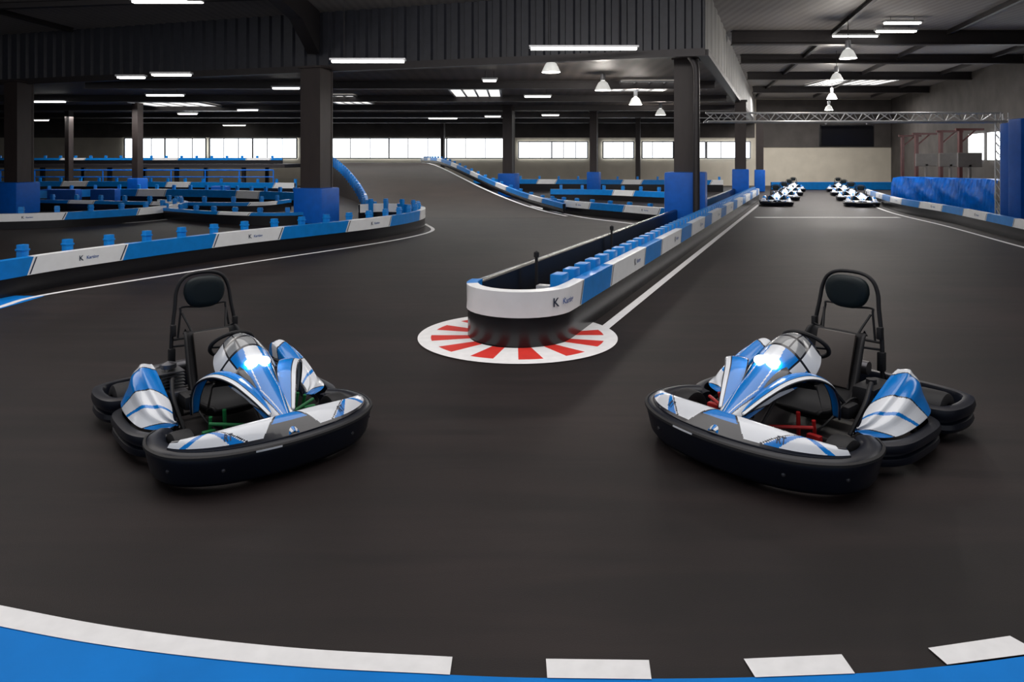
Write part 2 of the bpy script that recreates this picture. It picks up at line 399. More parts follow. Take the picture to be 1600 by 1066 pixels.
for i in range(1,10):
    a=math.pi*i/10; arc.append(nc+(-rt*math.cos(a)-tn*math.sin(a))*R0)
far=27.5
pts=[Lp+tn*far,Lp+tn*20,Lp+tn*12,Lp+tn*6,Lp+tn*2.5,Lp+tn*.8,Lp]+arc+[Rp,Rp+tn*.8,Rp+tn*2.5,Rp+tn*6,Rp+tn*12,Rp+tn*20,Rp+tn*far]
pts=[(p.x,p.y,0) for p in pts]
isl=barrier(pts[6:],.57,'long black barrier with blue and white banners rounding a nose',first='b',phase=1.02,wl=1.95,bl=1.2,posts=.42,posth=.09,postw=.22,panfrac=.46,postd=.14,pstart=2.0,tpos=.78,cap=False)
# grey connector brackets joining the blocks inside the island
PI=Path(cr(pts[6:],8)); og=PI.p[0].copy(); s=2.0; fo=None
while s<20:
    p,t,nn=PI.at(s); q=p-nn*.37-og
    if fo is None:
        fo=obj('connector_bracket',merge(boxg((0,0,.47),(.12,.16,.10),.01),boxg((0,0,.22),(.06,.08,.44),.005)),M_alu,parent=isl,label='grey plastic connector bracket'); ob=fo
    else: ob=fo.copy(); ob.parent=isl; C.objects.link(ob)
    ob.location=q; ob.rotation_euler=(0,0,math.atan2(t.y,t.x)); s+=.84
pl=Path(cr(pts[:7],8)); obj('rubber_barrier',sweep(pl,[(0,0),(0,.54),(-.03,.56),(-.09,.56),(-.12,.54),(-.12,0)],step=.3),M_black,origin=pl.p[0],label='plain black barrier wall closing the island',cat='barrier',group='track barriers')
lp=[Rp+rt*.2+tn*.55,Rp+rt*.2+tn*10,Rp+rt*.2+tn*20,Rp+rt*.2+tn*far]
ribbon('floor_line',[(p.x,p.y,0) for p in lp],.11,M_wpaint,'straight white line beside the long barrier',smooth=False,z=.009)
for px,py in ((826,404),(947,364)):
    d=9.0 if px<900 else 12.5; p=D(px,d)
    p=p+Vector((.1,0,0))
    obj('marker_pole',merge(tube([(p.x,p.y,0),(p.x,p.y,.72)],.02,8),lathe([(.0,.74),(.035,.72),(.035,.66),(.0,.64)],12,(p.x,p.y,0))),M_rub,origin=p,label='thin black pole standing inside the barrier island',cat='pole',group='island poles')
barrier([G(-260,520),G(-100,487),G(0,467),G(105,446),G(265,419),G(390,400),G(490,387),G(590,373),G(645,362),G(664,353),G(650,346),G(600,343),G(560,345)],.51,'curved hairpin barrier with blue and white banners and blue posts',phase=1.05,posts=.7,posth=.17,postw=.12)
# ramp
def rz(d):
    t=max(0,min(1,(d-23)/(41-23))); return 1.70*(t*t*(3-2*t))
rows=[(23,-4.3,2.2),(25,-4.9,1.3),(28,-5.7,.0),(31,-6.7,-1.3),(34,-7.8,-2.5),(37,-9.0,-3.6),(41,-10.6,-4.9),(45,-12.2,-5.9),(49,-13.8,-6.6)]
def interp(d,k):
    for a,b in zip(rows,rows[1:]):
        if a[0]<=d<=b[0]:
            u=(d-a[0])/(b[0]-a[0]); return a[k]*(1-u)+b[k]*u
    return rows[-1][k]
ds=[23+i*.5 for i in range(53)]
rings=[]
for d in ds:
    l=interp(d,1); r=interp(d,2); z=rz(d)+.003
    rings.append([(l,d,0)]+[(l+(r-l)*k/8,d,z) for k in range(9)]+[(r,d,0)])
M_ramp=mat('ramp_asphalt',(0.026,0.018,0.0145),0.6,var=.3,scale=.8,bump=.2,spec=.28)
obj('track_ramp',loft(rings,closed=True,cap=True),M_ramp,origin=(-3,23,0),label='brown asphalt ramp climbing to an elevated track section',cat='ramp')
def edge(k,off,d0,d1,st=2.0):
    out=[];d=d0
    while d<=d1+.01: out.append(Vector((interp(d,k)+off,d,rz(d)))); d+=st
    return out
barrier(edge(2,.25,24.5,48.5,3)[::-1],.34,'low barrier following the climbing ramp edge',first='b',wl=1.2,bl=2.2,posts=1.0,text=False,posth=.08,n=5)
barrier([Vector((-3.2,22.3,0))]+edge(1,-.15,24,48,3),.36,'blue barrier with posts climbing the ramp side',first='b',wl=.3,bl=2.5,posts=.7,text=False,posth=.16,n=5,panfrac=.8,postw=.14)
rb=Path(edge(2,-.15,23.5,48,1.5)); obj('floor_line',sweep(rb,[(.06,.02),(-.06,.02)],step=.5,closedprof=False),M_wpaint,smooth=False,origin=rb.p[0],label='white edge line painted along the ramp',cat='floor marking')
dk=obj('track_bridge',boxg((-25.1,44,1.55),(23.4,5,.22),.02),M_steel,smooth=False,origin=(-25.1,44,0),label='elevated track bridge deck on steel legs',cat='bridge')
for x in range(-36,-13,4):
    for y in (42,46): 
        lg=obj('bridge_leg',boxg((x+25.1,y-44,.72),(.2,.2,1.44)),M_steel,parent=dk,smooth=False)
barrier([Vector((-36.3,41.7,1.67)),Vector((-28,41.7,1.67)),Vector((-20,41.7,1.67)),Vector((-13.6,41.7,1.67))],.34,'barrier on the elevated track bridge',first='b',wl=1.5,bl=4,posts=.9,text=False,n=4,panfrac=.35,posth=.15)
rp=[Vector((x,41.3,1.3)) for x in (-36,-28,-20,-14)]
g=tube(rp,.04,8)
for x in range(-36,-13,2): g=merge(g,tube([(x,41.3,0),(x,41.3,1.32)],.035,8))
g=merge(g,tube([Vector((p.x,p.y,.9)) for p in rp],.03,8))
obj('guard_rail',g,M_tarp,origin=rp[0],label='blue tubular guard rail in front of the bridge',cat='railing')
barrier([G(-60,360),G(60,357),G(150,352),G(235,345),G(285,337),G(290,332),G(250,329)],.42,'low curved barrier with white and blue banners',wl=2.4,bl=2,posts=.9,posth=.18,text=True)
barrier([G(60,318),G(180,314),G(330,316),G(470,322)],.55,'long blue barrier deep in the hall',first='b',wl=1.5,bl=4,posts=.9,text=False,panfrac=.6)
barrier([G(-60,304),G(120,303),G(300,305),G(460,307)],.7,'far blue barrier with posts',first='b',wl=1.5,bl=5,posts=1.1,text=False,panfrac=.4)
barrier([G(20,328),G(120,330),G(250,333),G(400,334),G(455,328)],.4,'dark barrier with a slim blue and white band',first='b',wl=1.2,bl=2.5,posts=1.1,text=False,panfrac=.3)
barrier([G(240,341),G(330,349),G(430,352),G(520,348)],.36,'low dark barrier with blue posts',first='b',wl=1.2,bl=3.5,posts=.9,text=False,panfrac=.25,posth=.14)
barrier([G(848,328),G(900,335),G(980,343),G(1040,349)],.45,'blue and white banner barrier past the ramp',first='b',wl=1.6,bl=1.6,posts=.9,text=True,posth=.1)
barrier([G(860,312),G(940,313),G(1040,318)],.5,'dark and blue barrier among the columns',first='b',wl=1.2,bl=3,posts=1.0,text=False)
barrier([G(740,297),G(850,298),G(1130,300)],.7,'far blue barrier near the windows',first='b',wl=1.2,bl=4,posts=1.2,text=False,panfrac=.4)
barrier([G(1205,297),G(1300,297),G(1395,297)],.5,'blue barrier closing the end of the straight',first='b',wl=.3,bl=8,posts=0,text=False,panfrac=.95)
barrier([G(1352,312),G(1400,330),G(1480,347),G(1600,378),G(1760,420)],.5,'outer barrier with blue and white banners along the straight',first='w',wl=1.8,bl=1.7,posts=0,text=True,panfrac=.42)
for x,d,w in ((95,31.2,1.6),(165,31.5,1.1),(345,35,.8)):
    p=D(x,d); o=obj('foam_block',boxg((p.x,p.y,.3),(w,.5,.6),.05),M_padd,origin=p,label='blue foam safety block on the floor',cat='safety block',group='blue safety blocks')
# ---------------- right side structures
tz=3.35
tx0=6.6; tx1=16.7; td=24.0
g=([],[])
cor=[(0,.15),(.26,-.15),(-.26,-.15)]
for dy,dz in cor: g=merge(g,tube([(tx0,td+dy,tz+dz),(tx1,td+dy,tz+dz)],.035,8))
n=34
for i in range(n):
    xa=tx0+(tx1-tx0)*i/n; xb=tx0+(tx1-tx0)*(i+1)/n
    for a in range(3):
        b=(a+1)%3; p,q=(cor[a],cor[b]) if i%2 else (cor[b],cor[a])
        g=merge(g,tube([(xa,td+p[0],tz+p[1]),(xb,td+q[0],tz+q[1])],.017,5))
tr=obj('lighting_truss',g,M_alu,origin=(tx0,td,0),label='aluminium lattice truss spanning the straight',cat='truss')
g=([],[])
for dx,dy in ((-.13,-.13),(.13,-.13),(.13,.13),(-.13,.13)): g=merge(g,tube([(tx1+dx,td+dy,0),(tx1+dx,td+dy,tz+.15)],.025,8))
for i in range(12):
    z=i*.28
    for (a,b),(c_,e) in (((-.13,-.13),(.13,-.13)),((.13,.13),(-.13,.13)),((.13,-.13),(.13,.13)),((-.13,-.13),(-.13,.13))):
        g=merge(g,tube([(tx1+a,td+b,z),(tx1+c_,td+e,z+.28)],.012,5))
obj('truss_leg',([tuple(Vector(p)-Vector((tx0,td,0))) for p in g[0]],g[1]),M_alu,parent=tr)
sc=obj('hanging_screen',boxg((11.4,24.0,2.73),(1.85,.1,.76),.02),M_rub,origin=(11.4,24.0,2.3),label='flat black screen hanging below the truss',cat='screen')
obj('screen_face',boxg((0,-.055,.43),(1.75,.01,.66)),M_black,parent=sc,smooth=False)
for dx in (-.7,.7): obj('hanger_strap',boxg((dx,0,.83),(.05,.03,.06)),M_alu,parent=sc,smooth=False)
def tarp(x0,x1,d0,d1,h):
    a=D(x0,d0); b=D(x1,d1); P=Path([a.lerp(b,i/12) for i in range(13)]); V=[];Fc=[]
    n=90; k=9
    for i in range(n+1):
        p,t,nn=P.at(P.L*i/n)
        for j in range(k):
            z=h*j/(k-1); o=.018*math.sin(i*.9+j*.5)+.02*math.sin(i*2.3-j)+.03*math.sin(i*.31+j*1.1); o+=.10*math.sin(math.pi*j/(k-1))
            V.append(p+nn*o+Vector((0,0,z-.03*math.cos(i*.35)*(j/(k-1)))))
        V.append(p-nn*1.2+Vector((0,0,h)))
    k+=1
    for i in range(n):
        for j in range(k-1): Fc.append((i*k+j,i*k+j+1,(i+1)*k+j+1,(i+1)*k+j))
    return V,Fc
obj('tarpaulin_wall',tarp(1395,1558,29,24.9,1.2),M_tarp,origin=D(1395,29),label='creased blue tarpaulin safety wall behind the outer barrier',cat='safety wall')
for x,d,w in ((1577,20.8,.25),(1602,18.7,.6),(1655,17,.8)):
    p=D(x,d); obj('tall_pad',boxg((p.x,p.y,1.5),(w,.5,3.0),.07),M_padd,origin=p,label='tall blue padded pillar beside the track',cat='padded pillar',group='tall blue pillars')
for x,d in ((1410,38),(1432,35),(1470,32),(1500,30)):
    p=D(x,d); z=3.2
    g=merge(boxg((p.x,p.y,z/2),(.14,.14,z)),boxg((p.x,p.y,.02),(.3,.3,.04)),boxg((p.x+.4,p.y,z),(1.2,.1,.1)),tube([(p.x,p.y,z-.6),(p.x+.7,p.y,z)],.04,6))
    obj('red_steel_frame',g,M_redf,smooth=False,origin=p,label='red steel post with bracket by the side wall',cat='post',group='red steel posts')
for x,d in ((1447,33.5),(1485,31),(1515,29.3)):
    p=D(x,d); g=merge(boxg((p.x,p.y,1.9),(1.0,.1,.6),.02),boxg((p.x,p.y,.9),(.1,.1,1.6)),boxg((p.x,p.y,.05),(.6,.5,.1),.02))
    obj('info_board',g,M_board,smooth=False,origin=p,label='grey board on a stand by the side wall',cat='board',group='side boards')
# ---------------- lamps
def fluo(px,py,w,z,name='ceiling_light'):
    d=(z-HC)*F/(250-py); X=(px-800)*d/F; L=w*d/F
    r=empty(name,(X,d,z),'slim fluorescent ceiling batten, lit','ceiling light','fluorescent ceiling lights')
    obj('light_housing',boxg((0,0,.05),(L+.1,.22,.06),.01),M_alu,parent=r,smooth=False)
    obj('light_tube',merge(tube([(-L/2,-.05,0),(L/2,-.05,0)],.035,8),tube([(-L/2,.05,0),(L/2,.05,0)],.035,8)),M_tube,parent=r)
    cz=(ZL if (z<4.72 and d>18) else ZR)
    if cz-z>.12:
        for sx in (-1,1): obj('light_suspension',tube([(sx*L/3,0,.07),(sx*L/3,0,cz-z)],.008,4),M_steel,parent=r)
for px,py,w in ((575,96,112),(205,121,40),(268,117,58),(258,149,56),(447,138,40),(77,159,48),(387,172,30),(293,178,28),(366,196,34),(692,185,44),(840,151,40),(600,201,30),(62,188,26),(860,180,26),(770,182,24),(765,126,20)):
    fluo(px,py,w,4.4 if py>100 else 4.42)
for px,py,w in ((262,3,108),(1410,36,55),(1400,49,60),(1335,57,70),(912,76,165)):
    fluo(px,py,w,6.2 if px!=912 else 4.74)
def sky(px,py,w,h,z):
    d=(z-HC)*F/(250-py); X=(px-800)*d/F; L=w*d/F; d2=(z-HC)*F/(250-py+h/2)
    dy=abs(d-d2)*2
    nx=4; r=empty('roof_light',(X,d,z),'rectangular translucent roof light panel','skylight','roof light panels')
    obj('skylight_pane',boxg((0,0,.02),(L,dy,.03)),M_sky,parent=r,smooth=False)
    g=merge(*[boxg((-L/2+L*i/nx,0,0),(.08,dy,.06)) for i in range(nx+1)],boxg((0,-dy/2,0),(L,.08,.06)),boxg((0,dy/2,0),(L,.08,.06)))
    obj('skylight_frame',g,M_alu,parent=r,smooth=False)
for a in ((745,146,75,14,4.64),(1005,135,88,15,4.64),(300,167,100,15,4.64),(540,156,58,14,4.64),(1372,125,64,17,6.34),(1305,127,44,15,6.34)): sky(*a)
def bay(px,py,d,ceil,pw=70):
    X=(px-800)*d/F; z=HC+(250-py)*d/F
    r=empty('high_bay_lamp',(X,d,z),'bell-shaped acrylic high bay lamp hanging on a cable','pendant lamp','hanging high bay lamps')
    obj('lamp_shade',lathe([(.06,.22),(.09,.2),(.15,.15),(.20,.05),(.26,-.08),(.255,-.09),(.19,.04),(.14,.13),(.08,.18)],24),M_shade,parent=r)
    obj('lamp_bulb',lathe([(0,.12),(.05,.08),(.08,.0),(.05,-.05),(0,-.07)],14),M_lamp,parent=r)
    t_=min(.5,ceil-z-.02)
    obj('lamp_ballast',lathe([(0,t_),(.07,t_-.02),(.08,t_-.05),(.08,.24),(.05,.22),(0,.22)],14),M_alu,parent=r)
    obj('lamp_cable',tube([(0,0,t_-.02),(0,0,ceil-z)],.012,5),M_steel,parent=r)
    l=bpy.data.lights.new('bay_light','POINT'); l.energy=pw; l.shadow_soft_size=.2; l.color=(1,.93,.85)
    lo=bpy.data.objects.new('bay_light',l); C.objects.link(lo); lo.location=(X,d,z-.3)
for px,py,d in ((861,108,19.4),(942,137,22.6),(993,160,27.5),(1032,177,34.5)): bay(px,py,d,ZL,100)
for px,py,d in ((1325,87,22),(1307,122,29),(1300,152,36),(1295,170,44)): bay(px,py,d,ZR,160)

# ---------------- KART
def kart(accent):
    k=empty('go_kart',(0,0,0),'blue and white rental go-kart with black wraparound bumper','go-kart')
    P=Path(cr([(-.575,.28,0),(-.655,.38,0),(-.685,.56,0),(-.61,.77,0),(-.38,.93,0),(0,.99,0),(.38,.93,0),(.61,.77,0),(.685,.56,0),(.655,.38,0),(.575,.28,0)],10)) 
    p_,t_,n_=P.at(P.L/2)
    if n_.y<0: P=Path(P.p[::-1])
    prof=[(-.06,.03),(-.035,.035),(-.018,.06),(.006,.17),(.010,.205),(.002,.222),(-.03,.234),(-.075,.236),(-.10,.223),(-.115,.19),(-.115,.06),(-.09,.03)]
    fb=obj('front_bumper',sweep(P,prof,step=.02),M_kb,parent=k,angle=50)
    obj('bumper_rim',sweep(P,[(.006,.203),(.020,.207),(.018,.220),(.002,.225)],step=.02),M_rub,parent=k)
    obj('bumper_sticker',sweep(P,[(.0205,.208),(.0205,.218),(.016,.218)],step=.02,s0=P.L*.40,s1=P.L*.46),M_kwhite,parent=k)
    for u in (.2,.33,.67,.8):
        p,t,nn=P.at(P.L*u); q=p-nn*.003
        obj('bumper_bolt',xf(lathe([(0,.008),(.010,.006),(.012,0)],10),Matrix.Translation((q.x,q.y,.13))@nn.to_track_quat('Z','Y').to_matrix().to_4x4()),M_eng,parent=k)
    def fz(c,v): return .236+(.035+.06*c)*math.sin(max(0,min(1,v))*math.pi*.6)
    def fc(u): return 1-abs(2*u-1)**2.2
    V=[];Fc=[];mi=[];n=320;m=26; U0=.18; U1=.64
    for i in range(n+1):
        u=i/n; s=P.L*(U0+U1*u); p,t,nn=P.at(s); c=fc(u); wd=.045+.105*c
        for j in range(m+1):
            v=j/m; V.append(tuple(p+nn*(-.032-wd*v)+Vector((0,0,fz(c,v)))))
    for i in range(n):
        u=(i+.5)/n
        for j in range(m):
            v=(j+.5)/m; Fc.append((i*(m+1)+j,i*(m+1)+j+1,(i+1)*(m+1)+j+1,(i+1)*(m+1)+j))
            a=abs(2*u-1); w=a+.18*v; q=0
            # swept blue flame tapering along the panel
            f0=.34+.36*v; 
            if f0<a<f0+.10*(1-v)+.02: q=1
            if f0-.03<a<f0-.012: q=2
            if .84<w<.90: q=1
            if v<.13: q=2
            if w<.24: q=1 if v>.45 else 2
            elif .24<=w<.26: q=2
            if v>.9: q=2
            if a>.92 and v>.5: q=2
            mi.append(q)
    ff=obj('front_fairing',(V,Fc),[M_kwhite,M_kblue,M_navy],parent=k,mi=mi); solid(ff,.012)
    tg=textgeo('RT',.045)
    for u in (.25,.75):
        V=[]
        for v in tg[0]:
            uu=u+v.x/(P.L*U1); s=P.L*(U0+U1*uu); p,t,nn=P.at(s); o=-.075-v.y; c=fc(uu)
            vv=(-o-.032)/(.045+.105*c)
            V.append(tuple(p+nn*o+Vector((0,0,fz(c,vv)+.003))))
        obj('fairing_lettering',(V,tg[1]),M_txt,parent=ff,smooth=False)
    for sx in (1,-1):
        base=cr([(.53,.30,0),(.62,.26,0),(.69,.12,0),(.70,-.12,0),(.68,-.32,0),(.60,-.42,0),(.50,-.44,0)],8)
        S=Path([(p.x*sx,p.y,0) for p in base]); 
        _,_,nn=S.at(S.L/2)
        if nn.x*sx<0: S=Path(S.p[::-1])
        pr=[(-.03,.045),(-.004,.055),(.004,.075),(.0,.10),(-.02,.108),(-.022,.125),(.006,.132),(.012,.15),(.004,.18),(-.02,.188),(-.055,.188),(-.06,.05)]
        obj('side_bumper',sweep(S,pr,step=.02),M_kb,parent=k,angle=35)
        # side pod: sculpted moulded fairing, thinner at the front
        rings=[];ns=130;mi=[]
        kf=cr([(.20,.47,.20),(.16,.55,.235),(.09,.60,.285),(-.05,.62,.35),(-.20,.62,.415),(-.32,.605,.455),(-.395,.57,.45),(-.43,.50,.36)],26)
        nr=len(kf)-1
        for p in kf:
            y,xo,zt=p; xi=.42; zb=.175; r=[]
            hx=xo-xi; hz=zt-zb
            poly_=[(xo-.015,zb),(xo+.025,zb+.20*hz),(xo+.022,zb+.28*hz),(xo-.012,zb+.55*hz),(xo-.035,zb+.82*hz),(xo-.25*hx-.03,zt-.01),(xo-.55*hx,zt+.012),(xi+.15*hx,zt+.0),(xi,zt-.03),(xi-.005,zb)]
            PP=Path(cr([Vector((a,b,0)) for a,b in poly_],4))
            for j in range(ns+1):
                q=PP.raw(PP.L*j/ns); r.append((q.x*sx,y,q.y))
            rings.append(r)
        for i in range(nr):
            u=(i+.5)/nr
            for j in range(ns):
                v=(j+.5)/ns; w=u+.42*(v-.1)
                q=0
                if w<.24: q=1
                elif w<.255: q=2
                elif .46<w<.49: q=1
                elif .62<w<.63: q=2
                elif .63<w<.86: q=1
                elif .86<=w<.875: q=2
                elif w>1.0: q=1
                if v>.74: q=2
                if v<.09: q=2
                mi.append(q)
        sp_=obj('side_pod',loft(rings),[M_kwhite,M_kblue,M_navy],parent=k,mi=mi,angle=30); solid(sp_,.008)
        # leg arch
        A=cr([(.05,.76,.32),(.105,.62,.415),(.165,.48,.49),(.235,.36,.515),(.30,.27,.47),(.33,.23,.37),(.335,.22,.25)],14)
        V=[];Fc=[];mi=[]
        nn_=len(A); K=20
        for i,p in enumerate(A):
            w=.040+.030*math.sin(math.pi*i/(nn_-1))
            a_=A[max(0,i-1)]; b_=A[min(nn_-1,i+1)]; t=(b_-a_).normalized()
            side=Vector((.75,.55,0)); side=(side-t*side.dot(t)).normalized(); up=t.cross(side); 
            if up.z<0: up=-up
            for j in range(K+1):
                v=j/K-.5
                q=p+side*v*2*w+up*(.012*(1-4*v*v)); V.append((q.x*sx,q.y,q.z))
        for i in range(nn_-1):
            for j in range(K): Fc.append((i*(K+1)+j,i*(K+1)+j+1,(i+1)*(K+1)+j+1,(i+1)*(K+1)+j)); mi.append(1 if K-5<=j<K-1 else (2 if j in (K-6,0,K-1) else 0))
        o=obj('leg_arch',(V,Fc),[M_kblue,M_kwhite,M_navy],parent=k,mi=mi); solid(o,.012)
        # inner wing panel joining arch to the central fairing
        w1=A[14:58:4]; w2=[Vector((.06+.06*i/(len(w1)-1),p.y-.02,p.z-.01+.03*math.sin(i/(len(w1)-1)*3))) for i,p in enumerate(w1)]
        rg=[[(sx*(a.x*(1-t)+b.x*t),a.y*(1-t)+b.y*t,a.z*(1-t)+b.z*t-.05*math.sin(math.pi*t)) for t in (0,.25,.5,.75,1)] for a,b in zip(w1,w2)]
        o=obj('wing_panel',loft(rg),M_navy,parent=k); solid(o,.008)
        obj('inner_duct',loft([[(sx*x,y,z) for x,y,z in r] for r in ([(.05,.62,.34),(.11,.52,.40),(.18,.40,.44),(.26,.31,.42),(.28,.27,.26)],[(.03,.50,.34),(.09,.40,.42),(.15,.30,.46),(.21,.22,.44),(.23,.18,.24)])]),M_rub,parent=k)
        for (wx,wy,wr,ww) in ((.50,.50,.13,.12),(.515,-.66,.14,.19)):
            pr=[(wr*.5,-ww/2),(wr*.82,-ww/2),(wr*.95,-ww*.45),(wr,-ww*.3),(wr,ww*.3),(wr*.95,ww*.45),(wr*.82,ww/2),(wr*.5,ww/2),(wr*.45,0),(wr*.5,-ww/2)]
            M=Matrix.Translation((wx*sx,wy,wr))@Matrix.Rotation(math.pi/2,4,'Y')
            w_=obj('wheel',xf(lathe(pr,28),M),M_rub,parent=k)
            hub=lathe([(0,ww*.3),(.02,ww*.3),(.025,ww*.2),(wr*.5,ww*.38),(wr*.52,-ww*.38),(.025,-ww*.2),(0,-ww*.3)],20)
            obj('wheel_rim',xf(hub,M),M_eng,parent=w_)
        obj('nerf_bar',merge(tube(cr([(.22*sx,.2,.08),(.5*sx,.2,.09),(.58*sx,.05,.1),(.58*sx,-.25,.1),(.5*sx,-.36,.09),(.25*sx,-.36,.08)],5),.014,8)),M_steel,parent=k)
        obj('spindle_bracket',merge(tube([(.2*sx,.40,.10),(.42*sx,.47,.13)],.014,8),tube([(.22*sx,.44,.12),(.24*sx,.48,.32)],.012,8),boxg((.33*sx,.47,.17),(.08,.04,.08),.012),tube([(.12*sx,.58,.22),(.34*sx,.5,.26)],.011,8),tube([(.30*sx,.40,.12),(.31*sx,.44,.28)],.011,8)),accent,parent=k)
        obj('pedal',merge(tube([(.17*sx,.72,.06),(.17*sx,.68,.20)],.01,6),boxg((.17*sx,.675,.22),(.09,.02,.09),.008)),M_alu,parent=k)
        obj('tie_rod',tube([(.02*sx,.42,.12),(.20*sx,.44,.13),(.46*sx,.48,.14)],.009,6),M_alu,parent=k)
        obj('brake_cable',tube(cr([(sx*.1,.6,.1),(sx*.25,.3,.16),(sx*.3,.0,.30),(sx*.26,-.25,.22)],5),.007,5),M_rub,parent=k)
        obj('side_hose',tube(cr([(sx*.38,.16,.14),(sx*.40,.02,.30),(sx*.37,-.12,.38),(sx*.33,-.24,.36),(sx*.34,-.34,.28)],5),.013,7),M_rub,parent=k)
    R_=cr([(.55,-.46,0),(.655,-.50,0),(.70,-.62,0),(.70,-.80,0),(.64,-.94,0),(.45,-1.0,0),(0,-1.01,0),(-.45,-1.0,0),(-.64,-.94,0),(-.70,-.80,0),(-.70,-.62,0),(-.655,-.50,0),(-.55,-.46,0)],8)
    S=Path(R_); _,_,nn=S.at(S.L/2)
    if nn.y>0: S=Path(R_[::-1])
    pr=[(-.05,.05),(-.01,.06),(.003,.085),(-.004,.115),(-.025,.125),(-.025,.14),(.004,.15),(.012,.18),(.004,.215),(-.03,.226),(-.06,.222),(-.07,.20),(-.07,.05)]
    obj('rear_bumper',sweep(S,pr,step=.025),M_kb,parent=k,angle=35)
    g=loft([[(-.24,.9,.05),(.24,.9,.05)],[(-.30,.6,.045),(.30,.6,.045)],[(-.33,.1,.045),(.33,.1,.045)],[(-.33,-.3,.045),(.33,-.3,.045)]])
    o=obj('floor_pan',g,M_steel,parent=k,smooth=False); solid(o,.006)
    g=merge(*[tube(cr([(s*.16,.9,.07),(s*.2,.5,.07),(s*.33,.2,.07),(s*.34,-.3,.08),(s*.3,-.9,.10)],5),.016,8) for s in (1,-1)],tube([(-.2,.5,.07),(.2,.5,.07)],.014,8),tube([(-.34,-.3,.08),(.34,-.3,.08)],.014,8),tube([(-.3,-.85,.1),(.3,-.85,.1)],.014,8),tube([(-.5,-.66,.14),(.5,-.66,.14)],.018,10))
    obj('chassis_frame',g,M_steel,parent=k)
    sp=cr([(0,.14,.20),(0,.04,.13),(0,-.12,.095),(0,-.27,.12),(0,-.37,.25),(0,-.435,.42),(0,-.49,.58),(0,-.51,.61)],5)
    rings=[]
    L=len(sp)
    for i,p in enumerate(sp):
        u=i/(L-1); hw=.165+.035*math.sin(u*math.pi); r=[]
        a=sp[max(0,i-1)]; b=sp[min(L-1,i+1)]; t=(b-a).normalized(); nrm=Vector((0,-t.z,t.y)); 
        if nrm.y<0 and u>.5: nrm=-nrm
        if u<=.5 and nrm.z<0: nrm=-nrm
        lift=.13*math.sin(math.pi*min(1,u*1.05))**.5 if u<.98 else .05
        for j in range(15):
            v=j/14*2-1; r.append(tuple(p+Vector((hw*math.sin(v*math.pi/2)*1.05,0,0))+nrm*lift*(abs(v)**3)))
        rings.append(r)
    o=obj('seat',loft(rings),M_rub,parent=k); solid(o,.018,0)
    obj('seat_cushion',xf(boxg((0,0,0),(.26,.03,.38),.012),Matrix.Translation((0,-.405,.43))@Matrix.Rotation(math.radians(18),4,'X')),M_seat,parent=k)
    hp=cr([(-.235,-.58,.10),(-.24,-.59,.35),(-.232,-.60,.58),(-.205,-.62,.78),(-.19,-.635,.90),(-.15,-.64,.985),(-.07,-.645,1.025),(.07,-.645,1.025),(.15,-.64,.985),(.19,-.635,.90),(.205,-.62,.78),(.232,-.60,.58),(.24,-.59,.35),(.235,-.58,.10)],6)
    hp2=cr([(-.19,-.60,.55),(-.165,-.62,.74),(-.15,-.63,.78),(0,-.635,.765),(.15,-.63,.78),(.165,-.62,.74),(.19,-.60,.55)],5)
    obj('roll_hoop',merge(tube(hp,.014,10),tube(hp2,.008,8),tube([(-.228,-.60,.55),(.228,-.60,.55)],.010,8),tube([(-.228,-.60,.50),(0,-.46,.52)],.009,6),tube([(.228,-.60,.50),(0,-.46,.52)],.009,6),boxg((-.225,-.59,.62),(.035,.045,.09),.01),boxg((.225,-.59,.62),(.035,.045,.09),.01),boxg((-.235,-.59,.42),(.045,.05,.14),.012),boxg((.235,-.59,.42),(.045,.05,.14),.012),tube([(-.24,-.59,.35),(-.20,-.85,.1)],.012,8),tube([(.24,-.59,.35),(.20,-.85,.1)],.012,8)),M_rub,parent=k)
    rings=[]
    for sc_,yy in ((.0,.035),(.6,.035),(.88,.03),(.97,.018),(1,0),(.97,-.02),(.8,-.035),(0,-.035)):
        r=[]
        for j in range(40):
            a=2*math.pi*j/40; x=math.copysign(abs(math.cos(a))**.72,math.cos(a))*.150*sc_; z=math.copysign(abs(math.sin(a))**.72,math.sin(a))*.122*sc_
            r.append((x*(1-.14*(1 if z<0 else 0)*abs(z)/.115),-.60+yy,.885+z))
        rings.append(r)
    obj('headrest',loft(rings,closed=True),M_head,parent=k)
    for s in (1,-1): obj('seat_belt',tube(cr([(s*.16,-.60,.74),(s*.12,-.50,.60),(s*.11,-.42,.45),(s*.13,-.34,.25)],5),.009,6),M_rub,parent=k)
    data=[(.955,.262,.034,.02),(.90,.290,.062,.04),(.80,.345,.088,.06),(.68,.41,.108,.08),(.56,.475,.128,.10),(.45,.535,.155,.13),(.35,.60,.180,.16),(.26,.65,.195,.18),(.17,.685,.185,.17),(.09,.69,.155,.14),(.04,.68,.12,.10)]
    cv=cr([Vector((a,b,c)) for a,b,c,d in data],16); dv=cr([Vector((a,d,0)) for a,b,c,d in data],16)
    rings=[];ns=120
    for p,q in zip(cv,dv):
        y,z,hw=p; dr=q.y; r=[]
        for j in range(ns+1):
            a=math.pi*j/ns; c_=math.cos(a)
            zz=(1-abs(c_)**2.0)
            r.append((hw*math.copysign(abs(c_)**.95,c_),y-dr*.25*(1-math.sin(a)),z-dr*(1-zz)))
        rings.append(r)
    g=loft(rings); mi=[]
